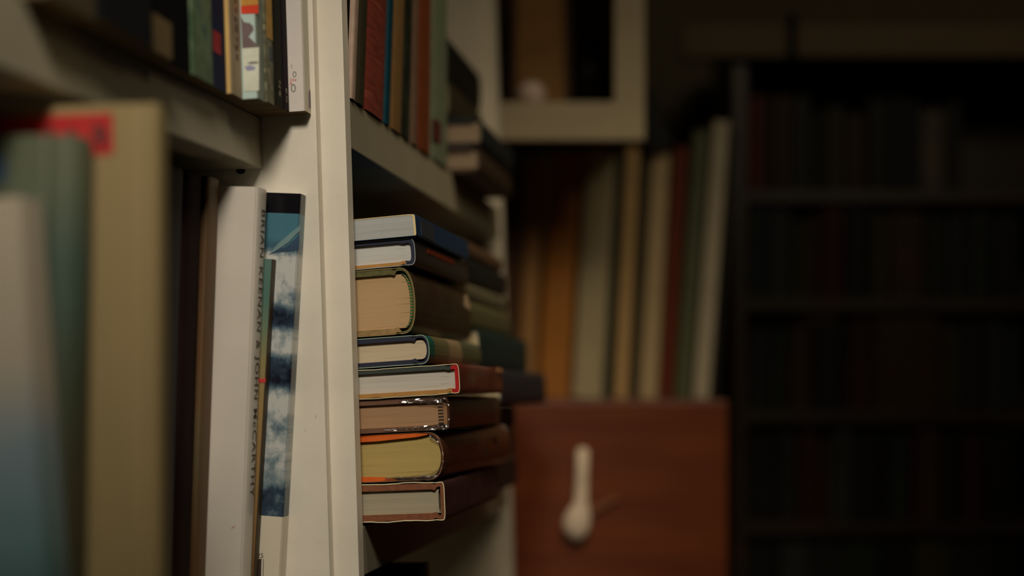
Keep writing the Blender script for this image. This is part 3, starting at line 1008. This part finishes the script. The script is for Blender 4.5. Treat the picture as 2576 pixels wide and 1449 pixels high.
# ================================================================== FAR CABINET, BOOKS ON IT, WALL UNIT
YC = 2.12
zt = at(1500, 1006, YC).z
xl, xr_ = at(1206, 0, YC).x, at(1836, 0, YC).x
WOOD = wood('red_brown_wood', (112, 52, 18), (88, 38, 12), (3, 3, 26))
CB = empty('wooden_cabinet', Matrix.Translation(((xl + xr_) / 2, YC, 0)), 'plain red-brown wooden cabinet with a white latch at the end of the aisle', 'cabinet')
hw = (xr_ - xl) / 2
link('body', BX((-hw, .02, .06), (hw, .42, zt), 2 * mm), WOOD, CB)
link('plinth', BX((-hw + .02, .04, 0), (hw - .02, .40, .06)), WOOD, CB)
dz = at(0, 1400, YC).z
link('door', BX((-hw + .004, 0, .09), (hw - .004, .0199, zt - .004), 2 * mm), WOOD, CB)


def loft(bm, pts, rad, flat=1.0, n=12):
    rings = []
    for (x, y, z), r_ in zip(pts, rad):
        rings.append([bm.verts.new((x + r_ * math.cos(2 * math.pi * k / n), y + r_ * flat * math.sin(2 * math.pi * k / n), z)) for k in range(n)])
    for a, b in zip(rings, rings[1:]):
        for k in range(n):
            bm.faces.new((a[k], a[(k + 1) % n], b[(k + 1) % n], b[k]))
    bm.faces.new(rings[0]); bm.faces.new(rings[-1][::-1])
    return bm


cx0 = CB.location.x
LAT = mat('worn_white_enamel', (214, 194, 172), .35)


def lp(px, py, dy=-.012):
    q = at(px, py, YC - .012); return (q.x - cx0, dy, q.z)


lt = link('latch', loft(bmesh.new(), [lp(1466, 1126), lp(1466, 1132), lp(1464, 1200), lp(1462, 1262), lp(1456, 1285), lp(1451, 1310), lp(1450, 1332), lp(1452, 1352), lp(1453, 1362)],
                        [.004, .0095, .0095, .0105, .017, .021, .020, .012, .003], .55), LAT, CB, None, True)
lt['label'] = 'white enamel latch'
bm = bmesh.new()
a_, b_ = lp(1474, 1292, -.004), lp(1556, 1252, -.004)
d = (Vector(b_) - Vector(a_)); nrm = Vector((-d.z, 0, d.x)).normalized() * .0055
vs = [bm.verts.new(Vector(a_) + nrm * k + Vector((0, y, 0))) for y in (-.003, .0038) for k in (-1, 1)] + [bm.verts.new(Vector(b_) + nrm * k * .6 + Vector((0, y, 0))) for y in (-.003, .0038) for k in (-1, 1)]
for f in ((0, 1, 3, 2), (4, 6, 7, 5), (0, 4, 5, 1), (2, 3, 7, 6), (0, 2, 6, 4), (1, 5, 7, 3)):
    bm.faces.new([vs[i] for i in f])
link('latch_arm', bm, mat('brown_bar', (124, 78, 52), .5), lt)  # faint diagonal streak built as a thin brown bar

# big upright books on the cabinet
FBG = 'tall books standing on the wooden cabinet'
YF = 2.30
fb = [  # bottom left, bottom right, top left, top right columns, top row
    (1248, 1294, 1272, 1320, 392, (84, 54, 34), 'brown tall book at the far left of the cabinet, beside the stacked books'),
    (1296, 1346, 1322, 1370, 400, (166, 124, 76), 'faded beige-tan tall book between the brown and ochre tall books'),
    (1347, 1432, 1376, 1468, 385, (172, 112, 46), 'wide ochre orange tall book standing on the wooden cabinet'),
    (1434, 1516, 1474, 1546, 378, (178, 166, 134), 'wide off-white tall book right of the ochre one'),
    (1518, 1540, 1550, 1576, 372, (58, 62, 48), 'dark green-grey tall book right of the wide off-white one'),
    (1542, 1580, 1577, 1606, 372, (196, 162, 112), 'beige tall book between two dark narrow books'),
    (1582, 1602, 1608, 1632, 374, (74, 66, 50), 'narrow dark tall book between the two beige ones'),
    (1604, 1655, 1634, 1690, 384, (190, 168, 130), 'broad cream tall book left of the red-brown one'),
    (1657, 1692, 1692, 1736, 372, (112, 48, 28), 'red-brown tall book near the right end of the cabinet'),
    (1694, 1738, 1738, 1790, 330, (92, 98, 74), 'grey-green tall book left of the tallest pale one'),
    (1741, 1786, 1792, 1838, 306, (190, 180, 158), 'tallest pale book at the right end of the cabinet'),
    (1788, 1806, 1840, 1858, 330, (34, 30, 26), 'black tall book against the dark bookcase side')]
for bl, br, tl, tr, ty, c, lab in fb:
    A = at(bl, 1003, YF); B = at(br, 1003, YF); Tp = at((tl + tr) / 2, ty, YF)
    T = (B.x - A.x) * .94
    mid = (A.x + B.x) / 2
    lean = math.atan2(Tp.x - mid, Tp.z - zt)
    Lb = (Tp.z - zt) / math.cos(lean)
    # local x -> towards camera (-Y), y -> up, z -> world -X ... build then rotate
    R = Matrix(((0, 0, 1, 0), (-1, 0, 0, 0), (0, -1, 0, 0), (0, 0, 0, 1)))
    R = Matrix(((0, 0, -1, 0), (-1, 0, 0, 0), (0, 1, 0, 0), (0, 0, 0, 1)))
    pivot = Matrix.Translation((B.x, YF, zt + .0006)) @ Matrix.Rotation(lean, 4, 'Y')
    make_book(pivot @ R, .2, Lb, T, mat('tall_book_%d_%d_%d' % c, c, .6, .12, 12), P_OLD, lab, group=FBG, r=min(6 * mm, T * .25), detail=False)
# black book lying tilted on the tall ones
q0 = at(1650, 372, 2.33)
R = Matrix(((0, 0, -1, 0), (-1, 0, 0, 0), (0, 1, 0, 0), (0, 0, 0, 1)))
zt_top = at(1660, 371, YF).z
make_book(Matrix.Translation((at(1694, 0, YF).x, YF - .02, zt_top + .001)) @ Matrix.Rotation(math.radians(-20), 4, 'Y') @ R, .16, .10, .045, mat('jet_black_cover', (6, 6, 6), .6), P_OLD,
          'small black book tilted on top of the tall books', r=3 * mm, detail=False)

# white wall unit above
YW = 2.10
xa, xb_ = at(1150, 0, YW).x, at(1622, 0, YW).x
z0_, z1_ = at(0, 352, YW).z, at(0, 256, YW).z
WU = empty('wall_cupboard', Matrix.Translation(((xa + xb_) / 2, YW, z0_)), 'cream-painted open cupboard above the tall books on the cabinet', 'cupboard')
h = (xb_ - xa) / 2
ztp = 2.45 - z0_
link('bottom_rail', BX((-h, 0, 0), (h, .022, z1_ - z0_), 1.5 * mm), DIMWH, WU)
xs = at(1546, 0, YW).x - WU.location.x
link('stile', BX((xs, 0, z1_ - z0_ + .0002), (h, .022, ztp), 1.5 * mm), DIMWH, WU)
xs2 = at(1240, 0, YW).x - WU.location.x
link('stile', BX((-h, 0, z1_ - z0_ + .0002), (xs2, .022, ztp), 1.5 * mm), DIMWH, WU)
link('base_board', BX((-h, .0222, z1_ - z0_ - .02), (h, .36, z1_ - z0_), 1 * mm), DIMWH, WU)
link('side_board', BX((h - .018, .0222, z1_ - z0_ + .0002), (h, .36, ztp)), DIMWH, WU)
link('side_board', BX((-h, .0222, z1_ - z0_ + .0002), (-h + .018, .36, ztp)), DIMWH, WU)
link('back_board', BX((-h, .3602, z1_ - z0_ - .02), (h, .372, ztp)), mat('brown_backing', (96, 70, 36), .7), WU)
zb = z1_ + .0005
# things in the cupboard
c = at(1337, 222, 2.15)
bm = bmesh.new()
loft(bm, [(0, 0, z) for z in (0, .002, .010, .020, .030, .038, .0405)], [.010, .014, .0205, .0225, .0195, .010, .003], 1.0, 20)
o = link('ornament', bm, mat('pinkish_white_glaze', (222, 202, 190), .35), None, Matrix.Translation((c.x, 2.148, zb)), True)
tag(o, 'small rounded pinkish-white ornament on the cupboard floor', 'ornament')
c = at(1282, 60, 2.20)
c2 = at(1440, 60, 2.20)
R2 = Matrix(((-1, 0, 0, 0), (0, 0, -1, 0), (0, -1, 0, 0), (0, 0, 0, 1)))
GB = empty('picture', Matrix.Translation(((c.x + c2.x) / 2, 2.205, zb)) @ Matrix.Rotation(math.radians(-5), 4, 'X'), 'golden-brown picture leaning back inside the cream cupboard', 'picture')
wd = (c2.x - c.x) / 2
link('picture_frame', BX((-wd, 0, 0), (wd, .012, .30), 2 * mm), mat('dark_frame_wood', (72, 46, 24), .5), GB)
link('canvas', BX((-wd + .012, -.0015, .012), (wd - .012, -.0001, .288)), blotch('amber_canvas', [(132, 90, 36), (158, 114, 50), (140, 86, 38)], 14, .6), GB)
c = at(1478, 150, 2.26)
bm = bmesh.new()
loft(bm, [(0, 0, z) for z in (0, .004, .03, .055, .08, .10, .112, .125, .128)], [.024, .028, .036, .041, .039, .028, .016, .018, .015], 1.0, 24)
o = link('vase', bm, mat('black_brown_glaze', (22, 18, 10), .4), None, Matrix.Translation((c.x, 2.25, zb)), True)
tag(o, 'dark round vase in shadow at the right of the cupboard', 'vase')

# ================================================================== DARK BOOKCASE ON THE RIGHT
YD = 2.62
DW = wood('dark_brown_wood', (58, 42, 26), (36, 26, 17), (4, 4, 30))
x0d, x1d = at(1846, 0, YD).x, 1.42
DB = empty('dark_bookcase', Matrix.Translation((x0d, YD, 0)), 'tall dark wooden bookcase full of dim books filling the right side', 'bookcase')
wdb = x1d - x0d
zr0, zr1 = at(0, 152, YD).z, at(0, 72, YD).z
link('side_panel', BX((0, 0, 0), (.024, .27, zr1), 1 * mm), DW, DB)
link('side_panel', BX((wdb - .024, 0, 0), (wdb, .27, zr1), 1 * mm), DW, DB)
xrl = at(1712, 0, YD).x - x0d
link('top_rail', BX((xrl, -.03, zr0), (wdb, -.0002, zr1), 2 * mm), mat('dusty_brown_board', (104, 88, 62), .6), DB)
link('dark_strip', BX((at(1972, 0, YD).x - x0d, -.036, zr0 - .01), (at(1996, 0, YD).x - x0d, -.0302, zr1 + .02), 1 * mm), BLACK, DB)  # black vertical strip laid across the top rail
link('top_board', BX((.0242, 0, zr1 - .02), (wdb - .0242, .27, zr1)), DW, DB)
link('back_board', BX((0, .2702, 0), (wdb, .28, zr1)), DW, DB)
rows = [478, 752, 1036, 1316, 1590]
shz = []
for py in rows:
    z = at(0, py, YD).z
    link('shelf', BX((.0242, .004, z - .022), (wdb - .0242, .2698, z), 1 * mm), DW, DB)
    shz.append(z)
link('plinth', BX((.0242, .01, 0), (wdb - .0242, .26, .08)), DW, DB)
# books, row by row: (left col, right col, height px, colour)
ORD = ['first', 'second', 'third', 'fourth', 'fifth', 'sixth', 'seventh', 'eighth', 'ninth', 'tenth', 'eleventh', 'twelfth', 'thirteenth', 'fourteenth', 'fifteenth', 'sixteenth']
RWN = ['top', 'second', 'third', 'fourth', 'lowest visible']
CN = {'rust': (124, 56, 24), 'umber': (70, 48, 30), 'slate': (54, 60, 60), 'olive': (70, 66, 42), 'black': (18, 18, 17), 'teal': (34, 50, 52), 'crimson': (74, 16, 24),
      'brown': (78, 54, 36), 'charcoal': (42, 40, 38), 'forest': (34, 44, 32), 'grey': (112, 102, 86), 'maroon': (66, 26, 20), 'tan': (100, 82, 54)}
DR = [
    [(1884, 1918, 262, 'rust'), (1919, 1945, 258, 'umber'), (1946, 1992, 250, 'brown'), (1994, 2040, 240, 'slate'), (2042, 2078, 200, 'charcoal'), (2080, 2124, 214, 'olive'), (2126, 2180, 196, 'umber'),
     (2182, 2240, 232, 'charcoal'), (2242, 2286, 236, 'black'), (2288, 2312, 226, 'slate'), (2318, 2378, 206, 'grey'), (2380, 2420, 224, 'charcoal')],
    [(1882, 1930, 236, 'teal'), (1931, 1992, 226, 'slate'), (1994, 2030, 200, 'olive'), (2031, 2066, 210, 'umber'), (2068, 2124, 244, 'crimson'), (2126, 2190, 236, 'black'), (2192, 2236, 216, 'olive'),
     (2238, 2330, 220, 'brown'), (2332, 2380, 208, 'forest'), (2382, 2440, 216, 'charcoal'), (2442, 2500, 222, 'forest'), (2502, 2576, 214, 'black')],
    [(1882, 1936, 212, 'charcoal'), (1938, 1984, 214, 'forest'), (1986, 2044, 218, 'umber'), (2046, 2130, 226, 'black'), (2132, 2196, 234, 'maroon'), (2198, 2372, 238, 'brown'), (2374, 2420, 220, 'olive'),
     (2422, 2480, 222, 'charcoal'), (2482, 2524, 226, 'slate'), (2526, 2576, 216, 'forest')],
    [(1882, 1954, 222, 'black'), (1956, 2010, 226, 'charcoal'), (2012, 2062, 228, 'maroon'), (2064, 2092, 210, 'umber'), (2094, 2150, 240, 'slate'), (2152, 2230, 226, 'black'), (2232, 2292, 220, 'forest'),
     (2294, 2316, 234, 'crimson'), (2318, 2366, 240, 'brown'), (2368, 2420, 222, 'black'), (2422, 2470, 226, 'maroon'), (2472, 2576, 230, 'black')],
    [(1880, 1960, 230, 'black'), (1962, 2040, 236, 'slate'), (2042, 2120, 222, 'charcoal'), (2122, 2220, 232, 'forest'), (2222, 2300, 226, 'black'), (2302, 2400, 238, 'olive'), (2402, 2500, 228, 'charcoal'), (2502, 2576, 232, 'black')]]
YDB = YD + .02
for ri, row in enumerate(DR):
    z = shz[ri]
    nrow = len(row)
    for bi, (a, b_, hp, cn) in enumerate(row):
        X0, X1 = at(a, 0, YDB).x, at(b_, 0, YDB).x
        T = X1 - X0 - .0008
        Lb = min(hp / F * YDB, .178)
        M_ = Matrix.Translation((X1 - .0004, YDB, z + .0005)) @ Matrix(((0, 0, -1, 0), (-1, 0, 0, 0), (0, 1, 0, 0), (0, 0, 0, 1)))
        lab = '%s book, %s from the left on the %s shelf of the dark bookcase' % (cn, ORD[bi], RWN[ri])
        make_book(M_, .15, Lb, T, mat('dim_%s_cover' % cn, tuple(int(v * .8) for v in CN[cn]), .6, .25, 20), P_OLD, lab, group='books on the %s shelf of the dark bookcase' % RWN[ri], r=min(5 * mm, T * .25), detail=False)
# pale papers lying on the third row
zz = shz[2] + min(226 / F * YDB, .178) + .012
P = at(2068, 790, YDB)
pk = BX((-.034, 0, 0), (.034, .10, .017), 4 * mm)
o = link('packet', pk, mat('cream_packet_paper', (128, 108, 78), .7), None, Matrix.Translation((P.x, YDB + .008, shz[2] + min(.178, 226 / F * YDB) + .0012)))
tag(o, 'small pale packet lying on the third row of dim books', 'packet')

# ================================================================== ROOM
WALL = mat('plaster_wall', (104, 94, 72), .8, .06, 8)
FLR = wood('floor_boards', (96, 66, 42), (70, 46, 30), (30, 2, 2))


def struct(name, bm, m, M=None):
    return tag(link(name, bm, m, None, M), None, None, None, 'structure')


struct('floor', BX((-1.6, -1.6, -.1), (1.7, 3.1, 0)), FLR)
struct('ceiling', BX((-1.6, -1.6, 2.62), (1.7, 3.1, 2.7)), mat('ceiling_plaster', (100, 92, 76), .8))
struct('wall_far', BX((-1.6, 3.0, 0), (1.7, 3.1, 2.62)), WALL)
struct('wall_right', BX((1.6, -1.6, 0), (1.7, 3.0, 2.62)), WALL)
struct('wall_back', BX((-1.6, -1.7, 0), (1.7, -1.6, 2.62)), WALL)
struct('wall_left', BX((-1.7, -1.6, 0), (-1.6, 3.0, 2.62)), WALL)

# ================================================================== LIGHT
def area(name, loc, target, size, power, col):
    l = bpy.data.lights.new(name, 'AREA'); l.shape = 'DISK'; l.size = size; l.energy = power; l.color = col
    o = bpy.data.objects.new(name, l); COL.objects.link(o)
    o.location = loc
    d = Vector(target) - Vector(loc)
    o.rotation_euler = d.to_track_quat('-Z', 'Y').to_euler()
    return o


def spot(name, loc, target, radius, power, col, ang, blend):
    l = bpy.data.lights.new(name, 'SPOT'); l.shadow_soft_size = radius; l.energy = power; l.color = col
    l.spot_size = math.radians(ang); l.spot_blend = blend
    o = bpy.data.objects.new(name, l); COL.objects.link(o)
    o.location = loc
    o.rotation_euler = (Vector(target) - Vector(loc)).to_track_quat('-Z', 'Y').to_euler()
    return o


spot('ceiling_spotlight', (-.10, 0, 2.36), (-.24, 1.26, 1.32), .17, 67, (1, .90, .75), 41, 1.0)
spot('aisle_spotlight', (.27, 1.15, 2.52), (.08, 2.05, 1.12), .34, 52, (1, .82, .55), 54, 1.0)
area('ambient_fill', (.85, .9, 2.55), (.6, 2.5, 1.3), .5, 3.2, (1, .82, .55))  # unseen lamp added as weak fill for the dark right-hand bookcase

w = bpy.data.worlds.new('world'); SC.world = w; w.use_nodes = True
w.node_tree.nodes['Background'].inputs[0].default_value = (1, .85, .65, 1)
w.node_tree.nodes['Background'].inputs[1].default_value = .02

# ================================================================== CAMERA
cd = bpy.data.cameras.new('camera'); cam = bpy.data.objects.new('camera', cd); COL.objects.link(cam)
cd.sensor_width = 36; cd.lens = 50; cd.shift_y = (HY - 724.5) / 2576
cam.location = CAM; cam.rotation_euler = (math.pi / 2, 0, 0)
cd.clip_start = .02
cd.dof.use_dof = True; cd.dof.focus_distance = 1.265; cd.dof.aperture_fstop = 1.6
SC.camera = cam
for o in bpy.data.objects:
    for k in ('T', 'dims'):
        if k in o: del o[k]
vs_ = SC.view_settings
vs_.view_transform = 'Standard'; vs_.look = 'None'; vs_.exposure = 0; vs_.gamma = 1; vs_.use_curve_mapping = False
SC.cycles.use_denoising = True
SC.cycles.max_bounces = 6
